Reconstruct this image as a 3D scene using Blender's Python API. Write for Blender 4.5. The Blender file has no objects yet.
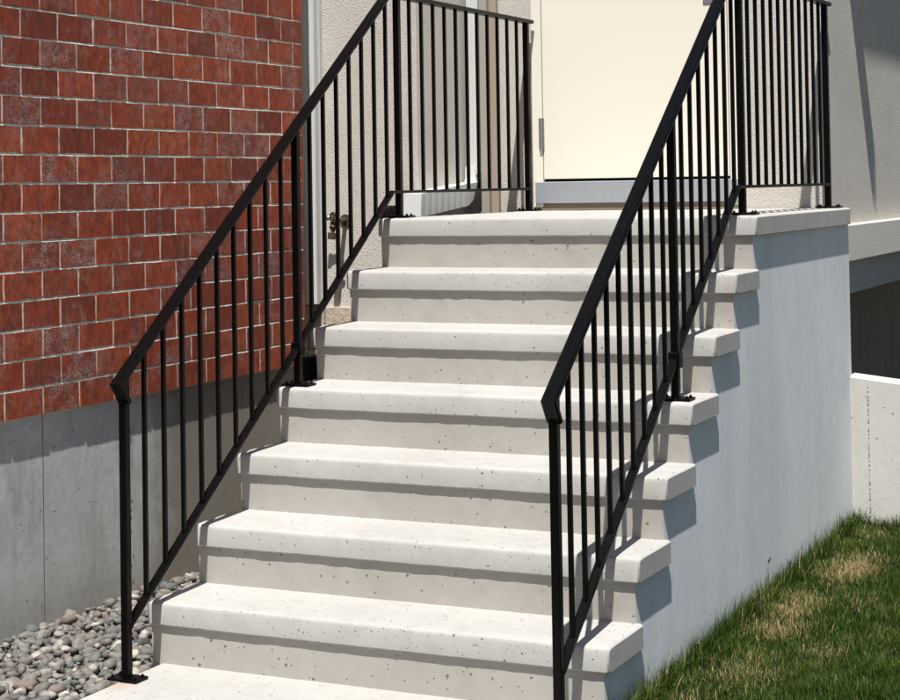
import bpy, bmesh, math, random
import numpy as np
from mathutils import Vector, Matrix, noise
random.seed(7)
rng = np.random.default_rng(11)
S = bpy.context.scene
C = S.collection

# ------------------------------------------------------------------ helpers
def link(name, me, mat=None, parent=None):
    o = bpy.data.objects.new(name, me)
    C.objects.link(o)
    if mat:
        for m in (mat if isinstance(mat, (list, tuple)) else [mat]):
            me.materials.append(m)
    if parent: o.parent = parent
    return o

def obj(name, bm, mat, parent=None, smooth=False, recalc=True):
    if recalc: bmesh.ops.recalc_face_normals(bm, faces=bm.faces)
    me = bpy.data.meshes.new(name)
    bm.to_mesh(me); bm.free()
    if smooth:
        me.polygons.foreach_set('use_smooth', [True]*len(me.polygons))
    return link(name, me, mat, parent)

def tag(o, label, cat, group=None, kind=None):
    if label: o['label'] = label
    if cat: o['category'] = cat
    if group: o['group'] = group
    if kind: o['kind'] = kind
    return o

def thing(name, label, cat, group=None):
    o = bpy.data.objects.new(name, None); C.objects.link(o)
    return tag(o, label, cat, group)

def box(bm, x0, x1, y0, y1, z0, z1, bev=0, seg=1, mat=0):
    vs = [bm.verts.new(p) for p in ((x0,y0,z0),(x1,y0,z0),(x1,y1,z0),(x0,y1,z0),(x0,y0,z1),(x1,y0,z1),(x1,y1,z1),(x0,y1,z1))]
    fs = [bm.faces.new([vs[i] for i in f]) for f in ((3,2,1,0),(4,5,6,7),(0,1,5,4),(1,2,6,5),(2,3,7,6),(3,0,4,7))]
    for f in fs: f.material_index = mat
    if bev:
        es = list({e for f in fs for e in f.edges})
        bmesh.ops.bevel(bm, geom=es, offset=bev, segments=seg, affect='EDGES', profile=.5)
    return vs

def cyl(bm, a, b, r0, r1=None, n=16, cap=True):
    a, b = Vector(a), Vector(b); r1 = r0 if r1 is None else r1
    d = (b-a).normalized()
    u = d.orthogonal().normalized(); v = d.cross(u)
    A = [bm.verts.new(a + (u*math.cos(t)+v*math.sin(t))*r0) for t in [2*math.pi*i/n for i in range(n)]]
    B = [bm.verts.new(b + (u*math.cos(t)+v*math.sin(t))*r1) for t in [2*math.pi*i/n for i in range(n)]]
    for i in range(n):
        bm.faces.new((A[i], A[(i+1)%n], B[(i+1)%n], B[i]))
    if cap: bm.faces.new(A[::-1]); bm.faces.new(B)

def tube(bm, pts, r, n=14, radf=None):
    pts = [Vector(p) for p in pts]; rings = []
    up = Vector((0.13,0.2,1)).normalized()
    for i, p in enumerate(pts):
        d = (pts[min(i+1,len(pts)-1)] - pts[max(i-1,0)]).normalized()
        u = d.cross(up).normalized()
        if u.length < .1: u = d.orthogonal().normalized()
        v = d.cross(u)
        rr = radf(i) if radf else r
        rings.append([bm.verts.new(p+(u*math.cos(t)+v*math.sin(t))*rr) for t in [2*math.pi*k/n for k in range(n)]])
    for i in range(len(rings)-1):
        for k in range(n):
            bm.faces.new((rings[i][k], rings[i][(k+1)%n], rings[i+1][(k+1)%n], rings[i+1][k]))
    bm.faces.new(rings[0][::-1]); bm.faces.new(rings[-1])

def sweep_yz(bm, pts, xc, w, th, ch=0.003):
    """flat bar section w (x) by th swept along a polyline of (y,z) in the plane x=xc, mitred"""
    n = len(pts); P = [Vector((0,a,b)) for a,b in pts]; rings = []
    hw, ht = w/2, th/2
    sec = [(-hw+ch,-ht),(hw-ch,-ht),(hw,-ht+ch),(hw,ht-ch),(hw-ch,ht),(-hw+ch,ht),(-hw,ht-ch),(-hw,-ht+ch)]
    for i in range(n):
        if i == 0: d = (P[1]-P[0]).normalized(); k = 1
        elif i == n-1: d = (P[-1]-P[-2]).normalized(); k = 1
        else:
            a = (P[i]-P[i-1]).normalized(); b = (P[i+1]-P[i]).normalized()
            d = (a+b).normalized(); k = 1/max(.4, d.dot(a))
        nrm = Vector((0,-d.z,d.y))
        rings.append([bm.verts.new(P[i]+Vector((xc+s,0,0))+nrm*(t*k)) for s,t in sec])
    m = len(sec)
    for i in range(n-1):
        for k in range(m):
            bm.faces.new((rings[i][k], rings[i][(k+1)%m], rings[i+1][(k+1)%m], rings[i+1][k]))
    bm.faces.new(rings[0][::-1]); bm.faces.new(rings[-1])

def prism_x(bm, poly, x0, x1, side=None):
    """(y,z) polygon extruded along x; material index `side` on the x1 face"""
    A = [bm.verts.new((x0,y,z)) for y,z in poly]; B = [bm.verts.new((x1,y,z)) for y,z in poly]
    n = len(poly)
    for i in range(n): bm.faces.new((A[i],A[(i+1)%n],B[(i+1)%n],B[i]))
    bm.faces.new(A[::-1]); f = bm.faces.new(B)
    if side is not None: f.material_index = side
    return f

# ------------------------------------------------------------------ materials
class NT:
    def __init__(s, name):
        s.m = bpy.data.materials.new(name); s.m.use_nodes = True
        s.t = s.m.node_tree; s.b = s.t.nodes['Principled BSDF']
        s.co = s.t.nodes.new('ShaderNodeNewGeometry').outputs['Position']
    def n(s, ty, **k):
        nd = s.t.nodes.new(ty)
        for a, v in k.items(): setattr(nd, a, v)
        return nd
    def l(s, a, b): s.t.links.new(a, b)
    def setv(s, sock, v):
        if hasattr(v, 'is_output') or isinstance(v, bpy.types.NodeSocket): s.l(v, sock)
        else: sock.default_value = v
    def mapp(s, scale=(1,1,1), loc=(0,0,0)):
        m = s.n('ShaderNodeMapping'); m.inputs['Scale'].default_value = scale; m.inputs['Location'].default_value = loc
        s.l(s.co, m.inputs['Vector']); return m.outputs[0]
    def noise(s, scale, detail=4, rough=.55, vec=None, dist=0):
        nd = s.n('ShaderNodeTexNoise'); nd.inputs['Scale'].default_value = scale
        nd.inputs['Detail'].default_value = detail; nd.inputs['Roughness'].default_value = rough
        nd.inputs['Distortion'].default_value = dist
        s.l(vec or s.co, nd.inputs['Vector']); return nd.outputs['Fac']
    def voro(s, scale, vec=None, feat='F1', out='Distance'):
        nd = s.n('ShaderNodeTexVoronoi', feature=feat); nd.inputs['Scale'].default_value = scale
        s.l(vec or s.co, nd.inputs['Vector']); return nd.outputs[out]
    def ramp(s, fac, stops):
        nd = s.n('ShaderNodeValToRGB'); s.l(fac, nd.inputs[0]); e = nd.color_ramp.elements
        while len(e) < len(stops): e.new(.5)
        for i, (p, c) in enumerate(stops):
            e[i].position = p; e[i].color = (c,c,c,1) if not isinstance(c, (tuple,list)) else (*c,1)
        return nd.outputs[0]
    def mr(s, v, a, b, c=0, d=1):
        nd = s.n('ShaderNodeMapRange'); s.l(v, nd.inputs[0])
        for i, q in enumerate((a,b,c,d)): nd.inputs[i+1].default_value = q
        return nd.outputs[0]
    def math(s, op, a, b=0.0):
        nd = s.n('ShaderNodeMath', operation=op); s.setv(nd.inputs[0], a); s.setv(nd.inputs[1], b); return nd.outputs[0]
    def mix(s, f, a, b, ty='MIX'):
        nd = s.n('ShaderNodeMix', data_type='RGBA', blend_type=ty)
        s.setv(nd.inputs[0], f)
        for k, v in ((6,a),(7,b)):
            if isinstance(v, (tuple,list)): nd.inputs[k].default_value = (*v[:3],1)
            else: s.l(v, nd.inputs[k])
        return nd.outputs[2]
    def base(s, c):
        if isinstance(c, (tuple,list)): s.b.inputs['Base Color'].default_value = (*c[:3],1)
        else: s.l(c, s.b.inputs['Base Color'])
    def rough(s, r): s.setv(s.b.inputs['Roughness'], r)
    def bump(s, h, strength=.5, dist=.002):
        nd = s.n('ShaderNodeBump'); nd.inputs['Strength'].default_value = strength; nd.inputs['Distance'].default_value = dist
        s.l(h, nd.inputs['Height']); s.l(nd.outputs[0], s.b.inputs['Normal'])
    def rnd(s):
        return s.n('ShaderNodeNewGeometry').outputs['Random Per Island']

def pit_mask(t, scale, rad, dens, stretch=(1,1,1)):
    """scattered small holes: voronoi cells, only some cells carry a hole, sizes differ"""
    vec = t.mapp(stretch)
    wob = t.n('ShaderNodeTexNoise'); wob.inputs['Scale'].default_value = scale*2.2; t.l(vec, wob.inputs['Vector'])
    vm = t.n('ShaderNodeVectorMath', operation='MULTIPLY_ADD')
    t.l(wob.outputs['Color'], vm.inputs[0]); vm.inputs[1].default_value = (.5/scale,)*3; t.l(vec, vm.inputs[2])
    nd = t.n('ShaderNodeTexVoronoi'); nd.inputs['Scale'].default_value = scale; t.l(vm.outputs[0], nd.inputs['Vector'])
    sep = t.n('ShaderNodeSeparateColor'); t.l(nd.outputs['Color'], sep.inputs[0])
    r = t.math('MULTIPLY', t.math('GREATER_THAN', sep.outputs[0], 1-dens), t.math('MULTIPLY_ADD', sep.outputs[1], rad))
    r.node.inputs[2].default_value = rad*.25 if len(r.node.inputs) > 2 else 0
    d = t.math('SUBTRACT', r, nd.outputs['Distance'])
    return t.mr(d, 0.0, .05)

def pits(t, scale, rad, dens, stretch=(1,1,1)):
    vec = t.mapp(stretch)
    wob = t.n('ShaderNodeTexNoise'); wob.inputs['Scale'].default_value = scale*2.2; t.l(vec, wob.inputs['Vector'])
    vm = t.n('ShaderNodeVectorMath', operation='MULTIPLY_ADD')
    t.l(wob.outputs['Color'], vm.inputs[0]); vm.inputs[1].default_value = (.45/scale,)*3; t.l(vec, vm.inputs[2])
    nd = t.n('ShaderNodeTexVoronoi'); nd.inputs['Scale'].default_value = scale; t.l(vm.outputs[0], nd.inputs['Vector'])
    sep = t.n('ShaderNodeSeparateColor'); t.l(nd.outputs['Color'], sep.inputs[0])
    on = t.math('GREATER_THAN', sep.outputs[0], 1-dens)
    r = t.math('MULTIPLY', on, t.mr(sep.outputs[1], 0, 1, rad*.3, rad))
    return t.mr(t.math('SUBTRACT', r, nd.outputs['Distance']), 0.0, .04)

def concrete(name, ca, cb, pitlist=(), pitcol=(.12,.11,.1), bumps=.35, stain=None, streak=None, rough=.85):
    t = NT(name)
    a = t.noise(2.3, 6, .6); b = t.noise(38, 5, .65); c = t.noise(260, 3, .6)
    f = t.math('ADD', t.math('MULTIPLY', a, .55), t.math('MULTIPLY', b, .45))
    col = t.mix(t.mr(f, .36, .64), ca, cb)
    col = t.mix(t.math('MULTIPLY', t.mr(c, .35, .7), .12), col, tuple(x*.75 for x in ca))
    if streak:
        sc, amt, scol = streak
        s = t.noise(1, 5, .6, t.mapp(sc)); col = t.mix(t.math('MULTIPLY', t.mr(s, .5, .72), amt), col, scol)
    if stain: col = stain(t, col)
    h = t.math('ADD', t.math('MULTIPLY', b, .5), t.math('MULTIPLY', c, .35))
    for i, pl in enumerate(pitlist):
        pm = pits(t, *pl)
        col = t.mix(t.math('MULTIPLY', pm, .9), col, pitcol)
        h = t.math('SUBTRACT', h, t.math('MULTIPLY', pm, 1.5))
    t.base(col); t.rough(rough); t.bump(h, bumps, .002)
    return t.m

def step_stain(t, col):
    # faint warm dirt blotches and pale lime bloom
    n1 = t.noise(7, 6, .7); n2 = t.noise(1.1, 4, .6)
    vd = t.n('ShaderNodeVectorMath', operation='DISTANCE'); t.l(t.co, vd.inputs[0]); vd.inputs[1].default_value = (.045,.035,0)
    rs = t.math('MULTIPLY', t.mr(t.math('ADD', vd.outputs['Value'], t.math('MULTIPLY', n1, .06)), .10, .05), .5)
    col = t.mix(rs, col, (.42,.25,.13))
    n3 = t.noise(19, 6, .75)
    col = t.mix(t.math('MULTIPLY', t.mr(n3, .48, .66), .3), col, (.24,.225,.20))
    col = t.mix(t.math('MULTIPLY', t.mr(n1, .58, .75), .28), col, (.28,.25,.21))
    return t.mix(t.math('MULTIPLY', t.mr(n2, .5, .75), .3), col, (.46,.445,.42))
M = {}
M['step'] = concrete('step_concrete', (.365,.350,.324), (.43,.416,.39), [(60,.24,.16),(130,.33,.12),(26,.085,.28)], (.09,.075,.06), .5, step_stain)
M['riser'] = concrete('riser_concrete', (.36,.333,.292), (.425,.40,.362), [(45,.26,.22),(100,.3,.08)], (.12,.10,.08), .4, step_stain, ((5,5,1.2),.25,(.35,.325,.285)))
def side_stain(t, col):
    n = t.noise(1, 5, .65, t.mapp((2.4,2.4,.5)))
    col = t.mix(t.math('MULTIPLY', t.mr(n, .45, .62), .45), col, (.52,.545,.56))
    n5 = t.noise(11, 6, .75); col = t.mix(t.math('MULTIPLY', t.mr(n5, .48, .66), .28), col, (.50,.53,.53))
    sp = t.n('ShaderNodeSeparateXYZ'); t.l(t.co, sp.inputs[0])
    sz = t.math('ADD', sp.outputs[2], t.math('MULTIPLY', t.noise(16,5,.7), .12))
    return t.mix(t.math('MULTIPLY', t.mr(sz, .13, .03), .35), col, (.40,.36,.28))
M['side'] = concrete('painted_side_concrete', (.69,.705,.705), (.76,.77,.765), [(14,.10,.12)], (.3,.31,.32), .22, side_stain, ((9,9,.5),.3,(.72,.75,.77)))
def fdn_stain(t, col):
    sp = t.n('ShaderNodeSeparateXYZ'); t.l(t.co, sp.inputs[0])
    y = t.math('ADD', sp.outputs[1], t.math('MULTIPLY', t.noise(6,4,.6), .35))
    col = t.mix(t.math('MULTIPLY', t.mr(y, 1.35, 1.62), .75), col, (.15,.12,.075))
    z = t.math('ADD', sp.outputs[2], t.math('MULTIPLY', t.noise(8,4,.6), .14))
    col = t.mix(t.math('MULTIPLY', t.mr(z, .22, .06), .45), col, (.21,.18,.13))
    n = t.noise(1, 6, .7, t.mapp((7,7,1.4)))
    return t.mix(t.math('MULTIPLY', t.mr(n, .50, .68), .5), col, (.23,.23,.215))
M['fdn'] = concrete('foundation_concrete', (.45,.455,.435), (.62,.62,.60), [(15,.16,.16,(1,1,.6)),(33,.26,.045,(1,1,.8)),(70,.28,.06)], (.05,.05,.045), .5, fdn_stain)
M['lowwall'] = concrete('retaining_wall_concrete', (.47,.45,.405), (.55,.53,.485), [(30,.26,.20),(70,.3,.12)], (.2,.18,.15), .4, None, ((9,9,1),.25,(.38,.355,.31)))
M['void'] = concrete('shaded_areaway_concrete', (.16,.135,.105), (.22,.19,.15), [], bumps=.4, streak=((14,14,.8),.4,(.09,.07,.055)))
M['beam'] = concrete('beam_concrete', (.27,.27,.255), (.33,.33,.315), [(30,.2,.2)], bumps=.4)

def stucco(name, ca, cb, sc=210, st=.8, dist=.003):
    t = NT(name)
    a = t.noise(sc, 4, .7); v = t.voro(sc*.9); b = t.noise(3, 4, .6)
    col = t.mix(t.mr(b, .35, .65), ca, cb)
    col = t.mix(t.math('MULTIPLY', t.mr(a, .47, .66), .6), col, tuple(x*.62 for x in ca))
    t.base(col); t.rough(.95)
    t.bump(t.math('ADD', t.mr(a,.3,.7), t.math('MULTIPLY', v, .6)), st, dist)
    return t.m
M['stucco'] = stucco('beige_stucco', (.57,.525,.465), (.63,.58,.52))
M['stucco_band'] = stucco('grey_beige_stucco_band', (.58,.53,.475), (.62,.57,.51), 150, .6)
M['tan'] = stucco('tan_masonry', (.42,.34,.26), (.50,.42,.33), 60, .5)

def brickmat():
    t = NT('red_brick')
    r = t.rnd()
    col = t.ramp(r, [(0,(.20,.026,.008)),(.3,(.34,.046,.011)),(.55,(.42,.062,.014)),(.8,(.26,.036,.010)),(1,(.46,.088,.022))])
    # vertical drag texture of wire-cut faces
    dr = t.noise(1, 5, .7, t.mapp((95,95,26))); dk = t.noise(1, 4, .6, t.mapp((30,22,12)))
    col = t.mix(t.math('MULTIPLY', t.mr(dr, .44, .62), .6), col, (.085,.016,.008))
    col = t.mix(t.math('MULTIPLY', t.mr(dk, .52, .70), .6), col, (.33,.085,.038))
    # efflorescence: whitish bloom on some bricks, speckled
    nd = t.n('ShaderNodeMath', operation='FRACT'); t.l(t.math('MULTIPLY', r, 37.7), nd.inputs[0])
    some = t.math('ADD', t.mr(nd.outputs[0], .66, 1.0), t.math('MULTIPLY', t.mr(t.noise(6, 3, .6), .5, .62), .45))
    sp = t.noise(150, 3, .75); pa = t.noise(14, 4, .65)
    ef = t.math('MULTIPLY', t.math('MULTIPLY', t.mr(sp, .47, .56), some), t.mr(pa, .38, .58))
    col = t.mix(t.math('MULTIPLY', ef, .75), col, (.44,.39,.385))
    dkm = t.math('MULTIPLY', t.math('MULTIPLY', t.mr(t.noise(120, 3, .7, t.mapp((1,1,1),(3,7,1))), .55, .62), some), t.mr(pa, .36, .5))
    col = t.mix(t.math('MULTIPLY', dkm, .85), col, (.035,.015,.02))
    st = t.noise(1, 4, .6, t.mapp((60,30,9)))
    ef2 = t.math('MULTIPLY', t.mr(st, .57, .72), t.mr(pa, .35, .6))
    col = t.mix(t.math('MULTIPLY', ef2, .42), col, (.40,.27,.22))
    bl = t.noise(26, 5, .7)
    col = t.mix(t.math('MULTIPLY', t.mr(bl, .46, .66), .6), col, (.085,.020,.012))
    sp2 = t.noise(150, 3, .7)
    col = t.mix(t.math('MULTIPLY', t.mr(sp2, .60, .68), .8), col, (.04,.013,.010))
    t.base(col); t.rough(.8)
    t.bump(t.math('ADD', t.math('MULTIPLY', dr, .5), t.math('MULTIPLY', sp, .6)), .55, .0022)
    return t.m
M['brick'] = brickmat()
def mortarmat():
    t = NT('pale_mortar')
    a = t.noise(120, 5, .7); b = t.noise(8, 3, .6)
    col = t.mix(t.mr(a, .35, .65), (.55,.52,.43), (.90,.86,.74))
    col = t.mix(t.math('MULTIPLY', t.mr(b, .5, .7), .5), col, (.42,.39,.29))
    t.base(col); t.rough(.95); t.bump(a, .8, .002); return t.m
M['mortar'] = mortarmat()

def paint(name, col, rough=.4, nsc=60, var=.12, spec=.5, metal=0, bump=.08, dirt=None):
    t = NT(name)
    a = t.noise(nsc, 4, .6)
    c = t.mix(t.math('MULTIPLY', a, var), col, tuple(x*.6 for x in col))
    if dirt:
        d = t.noise(5, 6, .7); c = t.mix(t.math('MULTIPLY', t.mr(d,.5,.72), dirt[0]), c, dirt[1])
    t.base(c); t.rough(t.mr(a, .3, .7, rough*.85, min(1,rough*1.2)))
    t.b.inputs['Specular IOR Level'].default_value = spec
    t.b.inputs['Metallic'].default_value = metal
    t.bump(t.noise(nsc*3, 3, .6), bump, .001)
    return t.m
M['black'] = paint('black_painted_steel', (.0016,.0015,.0015), .36, 90, .3, .13, 0, .12)
M['pipe'] = paint('black_plastic', (.004,.004,.004), .6, 40, .3, .2)
M['white'] = paint('white_painted_aluminium', (.56,.56,.54), .45, 20, .1, .4, dirt=(.25,(.5,.46,.38)))
M['trim'] = paint('off_white_trim', (.56,.53,.48), .6, 20, .1, .3, dirt=(.25,(.5,.44,.35)))
M['door'] = paint('cream_door_paint', (.76,.705,.60), .38, 6, .04, .4, bump=.03)
M['frame'] = paint('cream_frame_paint', (.75,.695,.595), .45, 10, .06, .4)
M['alu'] = paint('galvanised_sill', (.36,.375,.40), .5, 22, .6, .5, .25)
M['brownwood'] = paint('tan_brown_board', (.36,.29,.225), .8, 30, .4, .2)  # the corner board's own tan-brown colour
M['olive'] = paint('olive_shade_paint', (.33,.31,.26), .8, 30, .3, .2)
M['sillshade'] = paint('brown_shade_paint', (.22,.175,.125), .8, 30, .4, .2)
M['brass'] = paint('weathered_brass', (.11,.08,.045), .55, 80, .7, .5, .5)
M['steel'] = paint('dull_steel', (.35,.34,.33), .45, 80, .4, .5, .7)
M['dark'] = paint('dark_rubber_gap', (.01,.01,.01), .9, 30, .1, .1)
M['roof'] = paint('soffit_paint', (.5,.47,.42), .7, 20, .1, .2)

def stonemat():
    t = NT('river_stone')
    r = t.rnd()
    col = t.ramp(r, [(0,(.055,.056,.057)),(.15,(.12,.113,.098)),(.3,(.19,.175,.15)),(.45,(.08,.09,.083)),(.6,(.18,.13,.105)),(.72,(.12,.118,.12)),(.88,(.24,.22,.185)),(1,(.42,.39,.34))])
    a = t.noise(70, 5, .7); b = t.noise(18, 4, .6)
    col = t.mix(t.math('MULTIPLY', t.mr(a,.45,.65), .6), col, (.06,.06,.057))
    col = t.mix(t.math('MULTIPLY', t.mr(b,.5,.7), .3), col, (.27,.23,.19))
    t.base(col); t.rough(.75); t.bump(a, .35, .002); return t.m
M['stone'] = stonemat()
t = NT('gravel_dirt'); t.base(t.mix(t.noise(40,5,.7), (.05,.042,.033), (.13,.11,.085))); t.rough(1); t.bump(t.noise(60,5,.7), 1, .01); M['dirt'] = t.m
t = NT('lawn_soil'); t.base(t.mix(t.noise(25,6,.7), (.03,.034,.014), (.06,.055,.028))); t.rough(1); t.bump(t.noise(80,5,.7), 1, .02); M['soil'] = t.m
def grassmat():
    t = NT('grass_blade')
    at = t.n('ShaderNodeAttribute', attribute_name='tint').outputs['Fac']
    hh = t.n('ShaderNodeAttribute', attribute_name='along').outputs['Fac']
    g = t.ramp(at, [(0,(.017,.036,.004)),(.3,(.034,.068,.008)),(.55,(.095,.13,.022)),(.68,(.17,.17,.055)),(.8,(.30,.215,.10)),(1,(.47,.35,.19))])
    t.base(g); t.rough(.5)
    t.b.inputs['Specular IOR Level'].default_value = .12
    # a little light through the blades
    tr = t.n('ShaderNodeBsdfTranslucent'); t.l(g, tr.inputs[0])
    mx = t.n('ShaderNodeMixShader'); mx.inputs[0].default_value = .25
    t.l(t.b.outputs[0], mx.inputs[1]); t.l(tr.outputs[0], mx.inputs[2])
    t.l(mx.outputs[0], t.t.nodes['Material Output'].inputs[0])
    return t.m
M['grass'] = grassmat()

# ------------------------------------------------------------------ dimensions (metres)
h, r, W, T = .18, .2418, 1.4384, .0677
YB = 3.07
XB = -.70          # brick face

# ------------------------------------------------------------------ staircase
stair = thing('concrete_staircase', 'pale concrete staircase of projecting treads rising to a landing at the cream door', 'staircase')
# stepped core
poly = [(YB+.03,-.45), (r+.019,-.45)]
for i in range(1,8):
    poly.append((r*i+.019, (i-1)*h if i > 1 else -.1)) if i == 1 else None
    poly.append((r*i+.0095, i*h-.02))
    if i < 7: poly.append((r*(i+1)+.019, i*h-.02))
poly.append((YB+.03, 7*h-.05))
bm = bmesh.new()
prism_x(bm, poly, .008, W-.018, 1)
core = obj('stair_body', bm, [M['riser'], M['side']], stair)

def tread(i, y0, y1, top, th, name='tread', x0=0.0, x1=W):
    """slab with a rounded nosing: a subdivided grid box, edges slightly uneven"""
    bm = bmesh.new()
    rr = .011
    # profile in (y,z), rounded at the front top
    prof = [(y1, top-th), (y0+.004, top-th), (y0, top-th+.004), (y0-.001, top-rr-.004)]
    for k in range(0,6):
        a = math.radians(180-90*k/5*0.93)
        prof.append((y0+rr+rr*math.cos(a), top-rr+rr*math.sin(a)-.001))
    prof.append((y0+.045, top)); 
    ny = 4
    for k in range(1, ny): prof.append((y0+.045+(y1-y0-.045)*k/ny, top))
    prof.append((y1, top))
    nx = 44
    # end columns pulled in so that the side edges are rounded too
    xs = [x0, x0+.003, x0+.009] + [x0+.02+(x1-x0-.04)*k/nx for k in range(nx+1)] + [x1-.009, x1-.003, x1]
    ins = [.006, .003, .0] + [0]*(nx+1) + [.0, .003, .006]
    cols = []
    for x, s in zip(xs, ins):
        col = []
        for (y, z) in prof:
            cz = top-th/2
            dz = -s if z > cz else s*.4
            dy = s if y < y0+.03 else 0
            wob = .0007*noise.noise(Vector((x*6, y*6+i*9, z*6))) + .0012*noise.noise(Vector((x*25, y*25+i*9, z*25)))
            inner = y > y1-.001
            col.append(bm.verts.new((x, y+(0 if inner else dy+wob), z+dz+(wob*.8))))
        cols.append(col)
    n = len(prof)
    for a, b in zip(cols, cols[1:]):
        for k in range(n): bm.faces.new((a[k], a[(k+1)%n], b[(k+1)%n], b[k]))
    bm.faces.new(cols[0][::-1]); bm.faces.new(cols[-1])
    o = obj(name, bm, M['step'], stair, smooth=True)
    m = o.modifiers.new('edge', 'EDGE_SPLIT'); m.split_angle = math.radians(35)
    return o
for i in range(1,7):
    tread(i, r*i, r*(i+1)+.024, h*i, T)
tread(7, r*7, YB-.006, h*7, T, 'landing_slab')
tread(0, -.95, r+.024, 0, .14, 'bottom_landing', .034, W-.02)

bm = bmesh.new()
for k in range(9):
    y = 1.837+random.uniform(-.030,.022); z = .092+(y-1.837)*.35+random.uniform(-.003,.003); q = random.uniform(.0015,.004)
    box(bm, W-.020, W-.0172, y-q*2, y+q*2, z-q, z+q, .0005)
tag(obj('spall_marks', bm, M['void'], core), None, None, kind='stuff')
# ------------------------------------------------------------------ railings
def railing(xc, label):
    t = thing('metal_stair_railing', label, 'railing', 'black metal railings on either side of the steps')
    top = lambda y: .800+.757*y if y < 1.70 else 2.088
    bot = lambda y: .088+.742*y if y < 1.71 else 1.357
    bm = bmesh.new()
    sweep_yz(bm, [(.080,.779),(.066,.800),(.044,.8333),(1.700,2.088),(3.030,2.088)], xc, .042, .016, .0035)
    # rivet-like plug at the bend
    obj('handrail', bm, M['black'], t)
    bm = bmesh.new()
    sweep_yz(bm, [(.085,.150),(1.712,1.357),(2.975,1.357)], xc, .026, .011, .001)
    obj('bottom_rail', bm, M['black'], t)
    posts = [(.0755,0),(1.0306,4*h),(1.773,7*h),(2.986,7*h)]
    for y, z in posts:
        bm = bmesh.new(); box(bm, xc-.0118, xc+.0118, y-.0118, y+.0118, z+.006, top(y)-.006, .002)
        obj('post', bm, M['black'], t)
        bm = bmesh.new(); box(bm, xc-.048, xc+.052, y-.03, y+.03, z+.0015, z+.009, .0015)
        pl = obj('base_plate', bm, M['black'], t)
        for dx in (-.036,.040):
            for dy in (-.018,.018):
                bm = bmesh.new(); cyl(bm, (xc+dx,y+dy,z+.008), (xc+dx,y+dy,z+.0135), .0055, .0050, 6)
                cyl(bm, (xc+dx,y+dy,z+.013), (xc+dx,y+dy,z+.017), .0024, n=8)
                obj('bolt', bm, M['black'], pl)
    bm = bmesh.new(); y = 1.0306; box(bm, xc-.018, xc+.018, y-.018, y+.018, bot(y)-.036, bot(y)+.012, .002)
    obj('rail_collar', bm, M['black'], t)
    for a, b, n in ((.0755,1.0306,9),(1.0306,1.773,7),(1.773,2.986,11)):
        for k in range(1, n+1):
            y = a+(b-a)*k/(n+1)
            bm = bmesh.new(); w = .0061
            za, zb = bot(y)+.0035, top(y)-.004
            vs = box(bm, xc-w, xc+w, y-w, y+w, za, zb, .0008)
            o = obj('baluster', bm, M['black'], t)
            o.rotation_euler = (0,0,0)
    # weld beads where balusters meet the lower rail
    return t
railing(.050, 'black metal railing on the left side of the steps, beside the brick wall')
railing(1.368, 'black metal railing on the right side of the steps, above the grass')

# ------------------------------------------------------------------ house
house = thing('house', 'red brick and beige stucco house with a cream door above the steps', 'house')
bm = bmesh.new()
ch, pitch, z00 = .0958, .1910, .642
for k in range(0, 30):
    z0 = z00+ch*k
    ph = .456 if k % 2 == 0 else .5495
    j = -18
    while True:
        y0 = ph+pitch*j; y1 = y0+pitch; j += 1
        if y0 > 2.33: break
        y1c = min(y1, 2.341)
        if y1c-y0 < .03: continue
        jo = random.uniform(.0003,.0018)
        ya, yb = y0+.0040+random.uniform(-.0012,.0012), (y1c-.0040 if y1 < 2.33 else y1c)+random.uniform(-.0012,.0012)
        za, zb = z0+.0045+random.uniform(-.0010,.0010), z0+ch-.0045+random.uniform(-.0010,.0010)
        out = [(ya+(yb-ya)*k2/8, za) for k2 in range(8)]+[(yb, za+(zb-za)*k2/4) for k2 in range(4)]+[(yb-(yb-ya)*k2/8, zb) for k2 in range(8)]+[(ya, zb-(zb-za)*k2/4) for k2 in range(4)]
        out = [(yy+random.gauss(0,.0009), zz+random.gauss(0,.0008)) for yy, zz in out]
        yc, zc = (ya+yb)/2, (za+zb)/2; sh = lambda q, d: (q[0]-math.copysign(d, q[0]-yc), q[1]-math.copysign(d, q[1]-zc))
        R0 = [bm.verts.new((XB-.014, *q)) for q in out]
        R1 = [bm.verts.new((XB+jo-.0010, *q)) for q in out]
        R2 = [bm.verts.new((XB+jo, *sh(q, .0010))) for q in out]
        nn = len(out)
        for k2 in range(nn):
            bm.faces.new((R0[k2],R0[(k2+1)%nn],R1[(k2+1)%nn],R1[k2])); bm.faces.new((R1[k2],R1[(k2+1)%nn],R2[(k2+1)%nn],R2[k2]))
        bm.faces.new(R2); bm.faces.new(R0[::-1])
bk = obj('brick_wall', bm, M['brick'], house)
# mortar: struck bed joints slope back under the brick above, head joints nearly flush
bm = bmesh.new()
ys = np.arange(-2.95, 2.335, .009)
prof = []
for k in range(0, 30):
    z0 = z00+ch*k
    for u, d in ((-.0062,-.0006),(-.0046,.0001),(-.0012,-.0010),(.0004,-.0036),(.0048,-.0056),(.0062,-.0010),(.025,-.0008),(.045,-.0009),(.065,-.0008)):
        if k == 0 and u < .006: continue
        prof.append((z0+u, d, k > 0 and u < .006))
g = [[bm.verts.new((XB+d*(1 if not bed else .75+.5*noise.noise(Vector((5,y*9,z*9))))+(.0005*noise.noise(Vector((0,y*45,z*45)))+.0002*noise.noise(Vector((3,y*150,z*60)))), y,
      z+(.0016*noise.noise(Vector((9,y*30,z*5))) if bed else 0))) for z, d, bed in prof] for y in ys]
for a, b in zip(g, g[1:]):
    for k in range(len(prof)-1): bm.faces.new((a[k], b[k], b[k+1], a[k+1]))
obj('mortar', bm, M['mortar'], bk, smooth=False, recalc=False)
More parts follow.
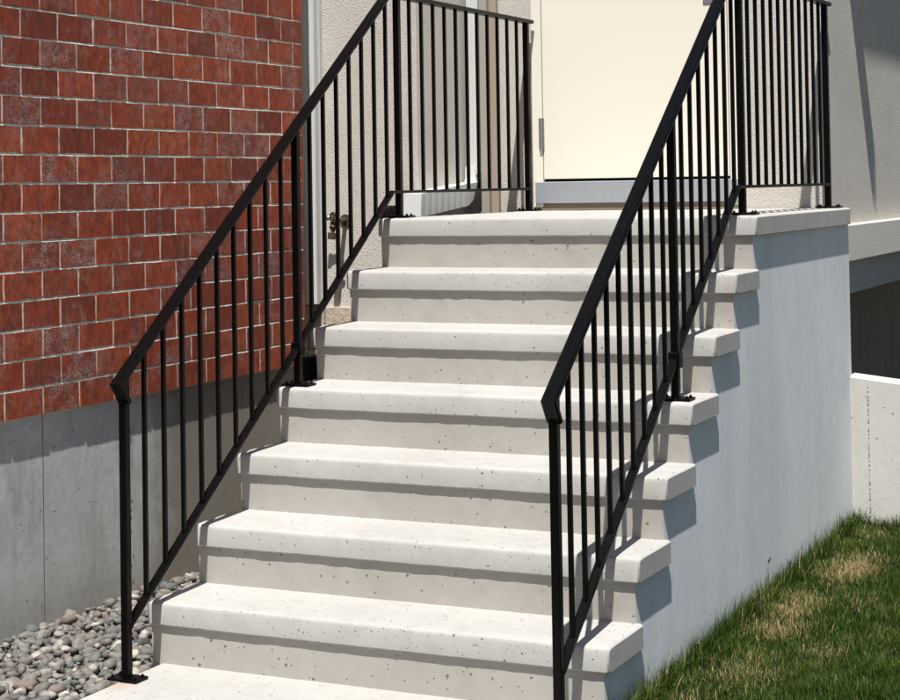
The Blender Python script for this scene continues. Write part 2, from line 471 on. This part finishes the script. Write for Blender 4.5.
bm = bmesh.new(); box(bm, XB-.30, XB-.009, -3.0, 2.33, z00-.002, 3.40); obj('wall_core', bm, M['mortar'], house)
# foundation
bm = bmesh.new(); box(bm, XB-.34, XB-.020, -3.0, 2.32, -.5, z00-.004)
fd = obj('foundation_wall', bm, M['fdn'], house)
for y in (.667, -.55, 1.88):
    bm = bmesh.new(); box(bm, XB-.03, XB-.0192, y-.0016, y+.0016, -.4, z00-.008); obj('formwork_seam', bm, M['void'], fd)
bm = bmesh.new()
for k in range(70):
    z = random.uniform(-.02,.56); s_ = random.uniform(.0015,.0045); y = 1.135+random.gauss(0,.010)
    if .33 < z < .5: s_ *= 1.3
    box(bm, XB-.03, XB-.0190, y-s_, y+s_, z-s_*random.uniform(.6,1.6), z+s_)
tag(obj('honeycomb_pits', bm, M['void'], fd), None, None, kind='stuff')
# stucco wall on the left (nearer) and its return
bm = bmesh.new(); box(bm, -1.9, -.272, 2.56, 3.35, -.5, 3.6, .004)
obj('stucco_wall', bm, M['stucco'], house, recalc=True)
bm = bmesh.new()
for zb in range(8):
    z0 = .868-.093*(zb+1)
    for xb in range(5):
        x0 = -1.25+.175*xb-(.08 if zb % 2 else 0)
        box(bm, x0+.003, min(x0+.172,-.715), 2.545, 2.563, z0+.003, z0+.090, .002)
obj('base_course', bm, M['tan'], house)
# wall with the door
dx0, dx1 = .097, .938
bm = bmesh.new()
box(bm, -.274, .048, YB, YB+.25, -.5, 3.6)
box(bm, .986, 1.36, YB, 9.0, 1.04, 3.6, .003)
box(bm, .048, .986, YB+.001, YB+.25, 2.75, 3.6)
box(bm, .048, .986, YB+.001, YB+.25, -.5, 1.262)
box(bm, .986, 1.36, YB+.001, YB+.25, -.5, 1.04)
obj('stucco_wall', bm, M['stucco'], house)
# slender board beside the downspout
bm = bmesh.new(); box(bm, -.186, -.118, YB-.030, YB-.001, 1.0, 3.6, .004); obj('corner_board', bm, M['brownwood'], house)
bm = bmesh.new(); box(bm, -.188, -.150, YB-.060, YB-.031, 1.0, 3.6, .003); obj('shade_strip', bm, M['olive'], house)  # olive strip added as painted shade beside the downspout
# band, beam, recessed wall
bm = bmesh.new(); box(bm, 1.30, 1.408, YB+.03, 9.0, 1.036, 1.188, .004); obj('ledge_band', bm, M['stucco_band'], house)
bm = bmesh.new(); box(bm, .99, 1.376, YB+.04, 9.0, .895, 1.034, .003); obj('concrete_beam', bm, M['beam'], house)
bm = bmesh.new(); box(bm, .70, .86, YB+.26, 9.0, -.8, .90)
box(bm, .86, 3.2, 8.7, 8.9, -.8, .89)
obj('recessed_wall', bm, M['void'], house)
# eave above, outside the picture
bm = bmesh.new()
box(bm, .2, 1.36+.245, YB-.12, 9.2, 3.60, 3.75)
box(bm, .2, 1.36+.33, YB-.155, YB-.095, 3.52, 3.76)
obj('eave', bm, M['roof'], house)
# door
door = None
bm = bmesh.new(); box(bm, dx0, dx1, YB-.018, YB+.03, 1.398, 2.62, .002)
door = obj('door', bm, M['door'], house)
for z0 in (1.530, 2.35):
    bm = bmesh.new()
    cyl(bm, (dx0-.006, YB-.030, z0), (dx0-.006, YB-.030, z0+.135), .0065, n=10)
    cyl(bm, (dx0-.006, YB-.030, z0+.043), (dx0-.006, YB-.030, z0+.047), .0075, n=10)
    cyl(bm, (dx0-.006, YB-.030, z0+.088), (dx0-.006, YB-.030, z0+.092), .0075, n=10)
    box(bm, dx0-.018, dx0+.006, YB-.0255, YB-.020, z0, z0+.135)
    obj('hinge', bm, M['steel'], door)
bm = bmesh.new()
box(bm, .838, .882, YB-.022, YB-.017, 2.122, 2.33, .004, 2)
tube(bm, [(.86,YB-.02,2.28),(.86,YB-.052,2.28),(.85,YB-.058,2.28),(.77,YB-.058,2.272)], .009)
obj('handle', bm, M['steel'], door)
bm = bmesh.new()
box(bm, .046, dx0-.004, YB-.022, YB+.06, 1.275, 2.68, .003)
box(bm, dx1+.004, .990, YB-.022, YB+.06, 1.275, 2.68, .003)
box(bm, dx0-.004, dx1+.004, YB-.0215, YB+.06, 2.626, 2.679, .003)
obj('door_frame', bm, M['frame'], house)
bm = bmesh.new(); box(bm, dx0-.003, dx1+.003, YB+.004, YB+.05, 1.380, 1.42); obj('door_gap', bm, M['dark'], house)
bm = bmesh.new(); box(bm, .060, .985, YB-.030, YB+.05, 1.292, 1.386, .002); obj('threshold', bm, M['alu'], house)
bm = bmesh.new(); box(bm, .055, .985, YB-.020, YB+.05, 1.262, 1.2905); obj('sill_shade_strip', bm, M['sillshade'], house)  # dark brown strip, painted shade below the threshold

# downspouts: profiled box pipes, fluted on three faces
def downspout(parent, xa, xb, yf, yb, z0, z1, flutes=3):
    bm = bmesh.new()
    pts = []
    n = 8*flutes
    for i in range(n+1):
        u = i/n; ph = (u*flutes) % 1.0
        d = .004 if .3 < ph < .7 else 0
        pts.append((xa+(xb-xa)*u, yf+d))
    for i in range(1, 9):
        u = i/8; pts.append((xb-(.003 if .3 < u < .7 else 0), yf+(yb-yf)*u))
    pts.append((xa, yb))
    for i in range(1, 8):
        u = 1-i/8; pts.append((xa+(.003 if .3 < u < .7 else 0), yf+(yb-yf)*u))
    A = [bm.verts.new((x,y,z0)) for x,y in pts]; B = [bm.verts.new((x,y,z1)) for x,y in pts]
    for i in range(len(pts)): j = (i+1) % len(pts); bm.faces.new((A[i],A[j],B[j],B[i]))
    bm.faces.new(A[::-1]); bm.faces.new(B)
    return obj('downspout', bm, M['white'], parent)
ds = downspout(house, -.795, -.728, 2.490, 2.555, .88, 3.6)
ds['label'] = 'ribbed white downspout in the corner beside the end of the brick wall'
bm = bmesh.new(); box(bm, -.93, -.797, 2.520, 2.557, .872, 3.6, .003); obj('corner_trim', bm, M['trim'], house)
ds2 = downspout(house, -.245, -.190, 3.005, 3.062, 1.42, 3.6)
ds2['label'] = 'white downspout between the stucco corner and the door'
# elbow kicked out at its foot: a rectangular duct tilting down towards the steps
bm = bmesh.new()
secs = [(3.028,1.46,0,.034),(3.025,1.415,10,.034),(3.005,1.375,35,.038),(2.965,1.352,62,.044),(2.90,1.338,80,.048)]
for k in range(24):
    yy = 2.885-k*.02; secs.append((yy, 1.338-.0866*(2.90-yy), 84, .0495 if k % 3 else .0480))
rings = []
for (yc,zc,ang,hh) in secs:
    a = math.radians(ang); nrm = Vector((0,math.cos(a),-math.sin(a)))  # across the duct
    nrm = Vector((0, math.cos(a), math.sin(a)))
    rings.append([bm.verts.new(Vector((sx+(hh-.0495)*(1 if sx > -.23 else -1), yc, zc))+nrm*sh) for sx, sh in ((-.272,-hh),(-.190,-hh),(-.190,hh),(-.272,hh))])
for a, b in zip(rings, rings[1:]):
    for k in range(4): bm.faces.new((a[k],a[(k+1)%4],b[(k+1)%4],b[k]))
bm.faces.new(rings[0][::-1]); bm.faces.new(rings[-1])
obj('elbow', bm, M['white'], ds2, smooth=False)
# crimped collar at the joint
bm = bmesh.new()
box(bm, -.250, -.186, 3.000, 3.066, 1.425, 1.450, .002)
obj('collar', bm, M['white'], ds2)

# hose tap
tap = thing('hose_tap', 'small brass hose tap on the stucco wall left of the steps', 'tap')
tx, tz = -.622, 1.236
bm = bmesh.new()
cyl(bm, (tx,2.561,tz), (tx,2.553,tz), .026); cyl(bm, (tx,2.556,tz), (tx,2.475,tz), .011)
tube(bm, [(tx,2.49,tz+.004),(tx-.002,2.468,tz-.004),(tx-.004,2.455,tz-.028),(tx-.006,2.450,tz-.058)], .013, radf=lambda i: (.015,.018,.016,.013)[i])
cyl(bm, (tx-.006,2.450,tz-.050), (tx-.008,2.448,tz-.078), .018, .017)
obj('body', bm, M['brass'], tap, smooth=False)
bm = bmesh.new()
for k in range(8):
    a = 2*math.pi*k/8; b = 2*math.pi*(k+1)/8
    pass
cx0, cy0, cz0 = tx+.012, 2.440, tz+.016
ring = [(cx0+.019*math.cos(2*math.pi*k/20), cy0-.004*math.sin(2*math.pi*k/20), cz0+.019*math.sin(2*math.pi*k/20)) for k in range(21)]
tube(bm, ring, .005, 8)
for k in range(3):
    a = math.pi*k/3
    cyl(bm, (cx0-.018*math.cos(a),cy0,cz0-.018*math.sin(a)), (cx0+.018*math.cos(a),cy0,cz0+.018*math.sin(a)), .004, n=8)
cyl(bm, (tx+.002,2.475,tz+.008), (cx0,cy0,cz0), .007)
obj('wheel', bm, M['brass'], tap)
bm = bmesh.new()
cyl(bm, (tx-.012,2.49,tz+.006), (tx-.045,2.482,tz+.014), .008, .010, n=10); cyl(bm, (tx-.045,2.482,tz+.014), (tx-.062,2.480,tz+.014), .013, n=10)
obj('side_outlet', bm, M['steel'], tap)

# black drain pipes
bm = bmesh.new()
pts = [(-.205,2.45-.0105*k,1.300-.0010*k) for k in range(44)]
box(bm, -.175, -.128, 2.03, 2.13, 1.20, 1.300, .008, 2)
for k in range(3): box(bm, -.178, -.125, 2.045+.03*k, 2.057+.03*k, 1.21, 1.303, .005, 2)
dp = obj('drain_pipe', bm, M['pipe']); tag(dp, 'black plastic drain outlet at the foot of the downspout by the landing', 'drain pipe')
bm = bmesh.new()
zz = [(-.082,1.315,-.10+.012*k) for k in range(74)]
tube(bm, zz, .05, 16, radf=lambda i: .050 if i % 3 else .044)
cyl(bm, (-.082,1.315,.775), (-.082,1.315,.79), .055, .050, 20)
dp = obj('drain_pipe', bm, M['pipe']); tag(dp, 'upright black ribbed drain pipe in the gap between the steps and the brick wall', 'drain pipe')

# ------------------------------------------------------------------ low wall on the right
bm = bmesh.new()
xs = [1.404, 1.6, 1.8, 2.2, 3.2]
f = lambda x: .571-.112*(x-1.43)
A = []
for (y, dz) in ((YB,0),(YB+.16,.0)):
    A.append(([bm.verts.new((x,y,-.8)) for x in xs], [bm.verts.new((x,y,f(x)+dz)) for x in xs]))
for i in range(len(xs)-1):
    bm.faces.new((A[0][0][i],A[0][0][i+1],A[0][1][i+1],A[0][1][i]))
    bm.faces.new((A[1][0][i+1],A[1][0][i],A[1][1][i],A[1][1][i+1]))
    bm.faces.new((A[0][1][i],A[0][1][i+1],A[1][1][i+1],A[1][1][i]))
for i, s in ((0,1),(len(xs)-1,-1)):
    bm.faces.new((A[0][0][i],A[0][1][i],A[1][1][i],A[1][0][i]))
bmesh.ops.bevel(bm, geom=[e for e in bm.edges if e.calc_face_angle(0) > .5], offset=.008, segments=2, affect='EDGES')
lw = thing('retaining_wall', 'low cream concrete wall behind the grass at the end of the steps', 'wall')
obj('wall', bm, M['lowwall'], lw)
bm = bmesh.new()
for k in range(34):
    z = .02+k*.0155+random.uniform(-.004,.004); s = random.uniform(.0012,.003)
    box(bm, 1.492-s+random.uniform(-.001,.001), 1.492+s, YB-.0012, YB+.002, z-s*1.6, z+s*1.6)
obj('formwork_marks', bm, M['void'], lw)

# ------------------------------------------------------------------ ground
def gz(x, y): return -.050+.022*min(1,max(0,(y-.3)/1.3))
bm = bmesh.new()
xs = [-400,-60,-12,-3,-1]+[x for x in np.arange(-.5,6.01,.25)]+[12,60,400]
ys = [-400,-60,-12]+[y for y in np.arange(-6,3.3,.3)]+[12,60,400]
V = [[bm.verts.new((x, y, (gz(x,y) if x > 0 else -.14)+(.008*noise.noise(Vector((x*3,y*3,0))) if abs(x) < 12 else 0))) for x in xs] for y in ys]
for a, b in zip(V, V[1:]):
    for k in range(len(xs)-1): bm.faces.new((a[k],a[k+1],b[k+1],b[k]))
tag(obj('ground', bm, M['soil'], smooth=True, recalc=False), None, None, kind='structure')
bm = bmesh.new()
V = [[bm.verts.new((x, y, -.085+.02*noise.noise(Vector((x*4,y*4,2))))) for x in np.linspace(-.73,.02,12)] for y in np.linspace(-2.6,2.55,60)]
for a, b in zip(V, V[1:]):
    for k in range(11): bm.faces.new((a[k],a[k+1],b[k+1],b[k]))
tag(obj('gravel_bed', bm, M['dirt'], smooth=True, recalc=False), None, None, kind='structure')

# river stones (stuff)
base = bmesh.new(); bmesh.ops.create_icosphere(base, subdivisions=2, radius=1)
bv = np.array([v.co[:] for v in base.verts]); bf = np.array([[v.index for v in f.verts] for f in base.faces]); base.free()
Vs, Fs, off = [], [], 0
placed = []
cell = {}
def try_place(x, y, rr, k):
    key = (int(x/.05), int(y/.05))
    for i in (-1,0,1):
        for j in (-1,0,1):
            for (a,b,c) in cell.get((key[0]+i,key[1]+j), ()):
                if (a-x)**2+(b-y)**2 < (k*(rr+c))**2: return False
    cell.setdefault(key, []).append((x,y,rr)); return True
def add_stone(x, y, z, rr):
    global off
    s = np.array([rr*random.uniform(.85,1.25), rr*random.uniform(.7,1.0), rr*random.uniform(.45,.75)])
    sx, sy = random.uniform(0,99), random.uniform(0,99)
    v = bv.copy()
    k = np.array([1+.34*noise.noise(Vector((a*1.3+sx, b*1.3+sy, c*1.3)))+.14*noise.noise(Vector((a*3+sx, b*3+sy, c*3))) for a,b,c in v])
    v = np.sign(v)*np.abs(v)**.86*k[:,None]*s
    R = np.array(Matrix.Rotation(random.uniform(0,6.28),3,'Z') @ Matrix.Rotation(random.gauss(0,.35),3,'X') @ Matrix.Rotation(random.gauss(0,.35),3,'Y'))
    v = v@R.T+np.array([x,y,z]); Vs.append(v); Fs.append(bf+off); off += len(v)
for layer, (n, zb) in enumerate(((3600,-.080),(9500,-.062),(5200,-.048))):
    cell = {}
    for _ in range(n):
        x, y = random.uniform(-.71,.02), random.uniform(-1.2,2.5)
        rr = random.choice((.009,.012,.014,.017,.020,.024,.029))*random.uniform(.8,1.15)
        if x > -.005-rr and layer == 2: continue
        # slab and stair fill the space to the right of x = .03
        if x+rr > .028: continue
        if try_place(x, y, rr, (.66,.66,.78)[layer]):
            rise = -.010*min(1,max(0,(y-.4)))
            add_stone(x, y, zb+rise+random.uniform(-.006,.006), rr)
def mesh_np(name, V, F, mat):
    me = bpy.data.meshes.new(name); V = np.asarray(V, np.float32); F = np.asarray(F, np.int32)
    k = F.shape[1]
    me.vertices.add(len(V)); me.vertices.foreach_set('co', V.ravel())
    me.loops.add(F.size); me.loops.foreach_set('vertex_index', F.ravel())
    me.polygons.add(len(F)); me.polygons.foreach_set('loop_start', np.arange(0,F.size,k,dtype=np.int32))
    me.polygons.foreach_set('use_smooth', np.ones(len(F),bool))
    me.update(calc_edges=True); me.validate()
    return link(name, me, mat)
g = mesh_np('river_stones', np.concatenate(Vs), np.concatenate(Fs), M['stone'])
tag(g, 'rounded grey and tan river stones filling the strip between the foundation wall and the steps', 'gravel', kind='stuff')

# ------------------------------------------------------------------ grass (stuff)
def in_patch(x, y):
    s = np.zeros_like(x)
    for px, py, rx, ry, w in ((1.60,2.25,.10,.26,1.0),(1.555,1.62,.085,.22,.8),(1.58,1.35,.10,.14,.75),(1.60,.86,.11,.16,.55),(1.55,2.85,.05,.12,.45),(1.76,1.14,.08,.10,.5),(1.75,1.75,.05,.12,.35),(1.53,.55,.06,.12,.45)):
        s = np.maximum(s, w*np.exp(-(((x-px)/rx)**2+((y-py)/ry)**2)))
    return s
def blades(n, x0, x1, y0, y1, hmin, hmax, wmin=.0012, wmax=.0023):
    x = rng.uniform(x0,x1,n); y = rng.uniform(y0,y1,n)
    return x, y, rng.uniform(hmin,hmax,n), rng.uniform(wmin,wmax,n)
sets = [blades(140000,1.425,2.25,.05,3.065,.018,.046), blades(22000,2.25,3.6,-.6,3.06,.025,.055,.002,.004), blades(16000,1.425,2.6,-1.2,.05,.022,.05),
        blades(4200,1.424,1.455,.2,3.06,.04,.085), blades(1300,1.422,1.48,.2,3.06,.07,.125,.0014,.0024), blades(1800,1.43,2.3,3.0,3.067,.04,.08)]
x, y, hh, ww = [np.concatenate(c) for c in zip(*sets)]
clump = np.array([noise.noise(Vector((a*9,b*9,0))) for a,b in zip(x,y)])
cl2 = np.array([noise.noise(Vector((a*3.2,b*3.2,5))) for a,b in zip(x,y)])
pt = in_patch(x,y)
dry = rng.random(len(x)) < np.clip(pt**1.4*1.0+.03+.05*cl2,0,1)
hh = hh*(1+.45*clump)*(1-.35*pt)
tint = np.where(dry, rng.uniform(.66,1.0,len(x)), np.clip(.28+.22*clump+.18*cl2+rng.normal(0,.13,len(x)),0,.62))
z = -.050+.022*np.clip((y-.3)/1.3,0,1)-.004
az = rng.uniform(0,2*np.pi,len(x)); lean = rng.uniform(.1,.95,len(x))*hh*.8
lx, ly = np.cos(az)*lean, np.sin(az)*lean
lx = np.where((x < 1.45) & (x+lx < 1.424), np.abs(lx)*.5, lx)
wx, wy = -np.sin(az)*ww/2, np.cos(az)*ww/2
tw = rng.uniform(-.6,.6,len(x))
def P(t, k):
    px = x+lx*t**1.8; py = y+ly*t**1.8; pz = z+hh*(t-.22*t**2*lean/hh)
    return np.stack([px+wx*k*(1+tw*t), py+wy*k, pz], 1)
rows = [P(0,-1),P(0,1),P(.4,1),P(.4,-1),P(.75,.7),P(.75,-.7),P(1,0)]
V = np.stack(rows,1).reshape(-1,3)
i0 = np.arange(len(x))*7
F = np.concatenate([np.stack([i0,i0+1,i0+2],1),np.stack([i0,i0+2,i0+3],1),np.stack([i0+3,i0+2,i0+4],1),np.stack([i0+3,i0+4,i0+5],1),np.stack([i0+5,i0+4,i0+6],1)])
go = mesh_np('grass', V, F, M['grass'])
me = go.data
a = me.attributes.new('tint','FLOAT','POINT'); a.data.foreach_set('value', np.repeat(tint,7).astype(np.float32))
tag(go, 'green lawn grass with dry straw patches growing along the side wall of the steps', 'grass', kind='stuff')

# ------------------------------------------------------------------ light, sky, camera
sd = Vector((.35,-1.0,2.4)).normalized()
el = math.asin(sd.z); azs = math.atan2(sd.x, sd.y)
sun = bpy.data.lights.new('sun','SUN'); sun.energy = 5.0; sun.angle = math.radians(.53); sun.color = (1,.985,.95)
so = bpy.data.objects.new('sun', sun); C.objects.link(so)
so.rotation_euler = (-sd).to_track_quat('-Z','Y').to_euler(); so.location = (3,-8,12)
w = bpy.data.worlds.new('World'); S.world = w; w.use_nodes = True
nt = w.node_tree; bg = nt.nodes['Background']
sk = nt.nodes.new('ShaderNodeTexSky'); sk.sky_type = 'NISHITA'; sk.sun_disc = False
sk.sun_elevation = el; sk.sun_rotation = azs; sk.air_density = 1.0; sk.dust_density = 1.0; sk.ozone_density = 1.0
nt.links.new(sk.outputs[0], bg.inputs[0]); bg.inputs[1].default_value = .05

cam = bpy.data.cameras.new('camera'); co = bpy.data.objects.new('camera', cam); C.objects.link(co)
fw = Vector((-.419,.908,.0271)).normalized()
x_, y_, z_, yaw, pit, rol, f_, cx, cy = 3.0652,-3.9889,1.3775,.4320,.0271,-.0167,1742.85,485.72,137.74
cyw, syw, cp, sp = math.cos(yaw), math.sin(yaw), math.cos(pit), math.sin(pit)
fw = Vector((-syw*cp, cyw*cp, sp)); rt = Vector((cyw, syw, 0)); up = rt.cross(fw)
c, s = math.cos(rol), math.sin(rol)
r2 = c*rt+s*up; u2 = -s*rt+c*up
co.matrix_world = Matrix(((r2.x,u2.x,-fw.x,x_),(r2.y,u2.y,-fw.y,y_),(r2.z,u2.z,-fw.z,z_),(0,0,0,1)))
cam.sensor_width = 36; cam.lens = f_/900*36
cam.shift_x = (450-cx)/900; cam.shift_y = (cy-350)/900
cam.clip_start = .05; cam.clip_end = 2000
S.camera = co
S.view_settings.view_transform = 'Standard'; S.view_settings.look = 'None'
S.view_settings.exposure = .60; S.view_settings.gamma = 1
S.view_settings.use_curve_mapping = False
S.render.resolution_x = 1024; S.render.resolution_y = 796
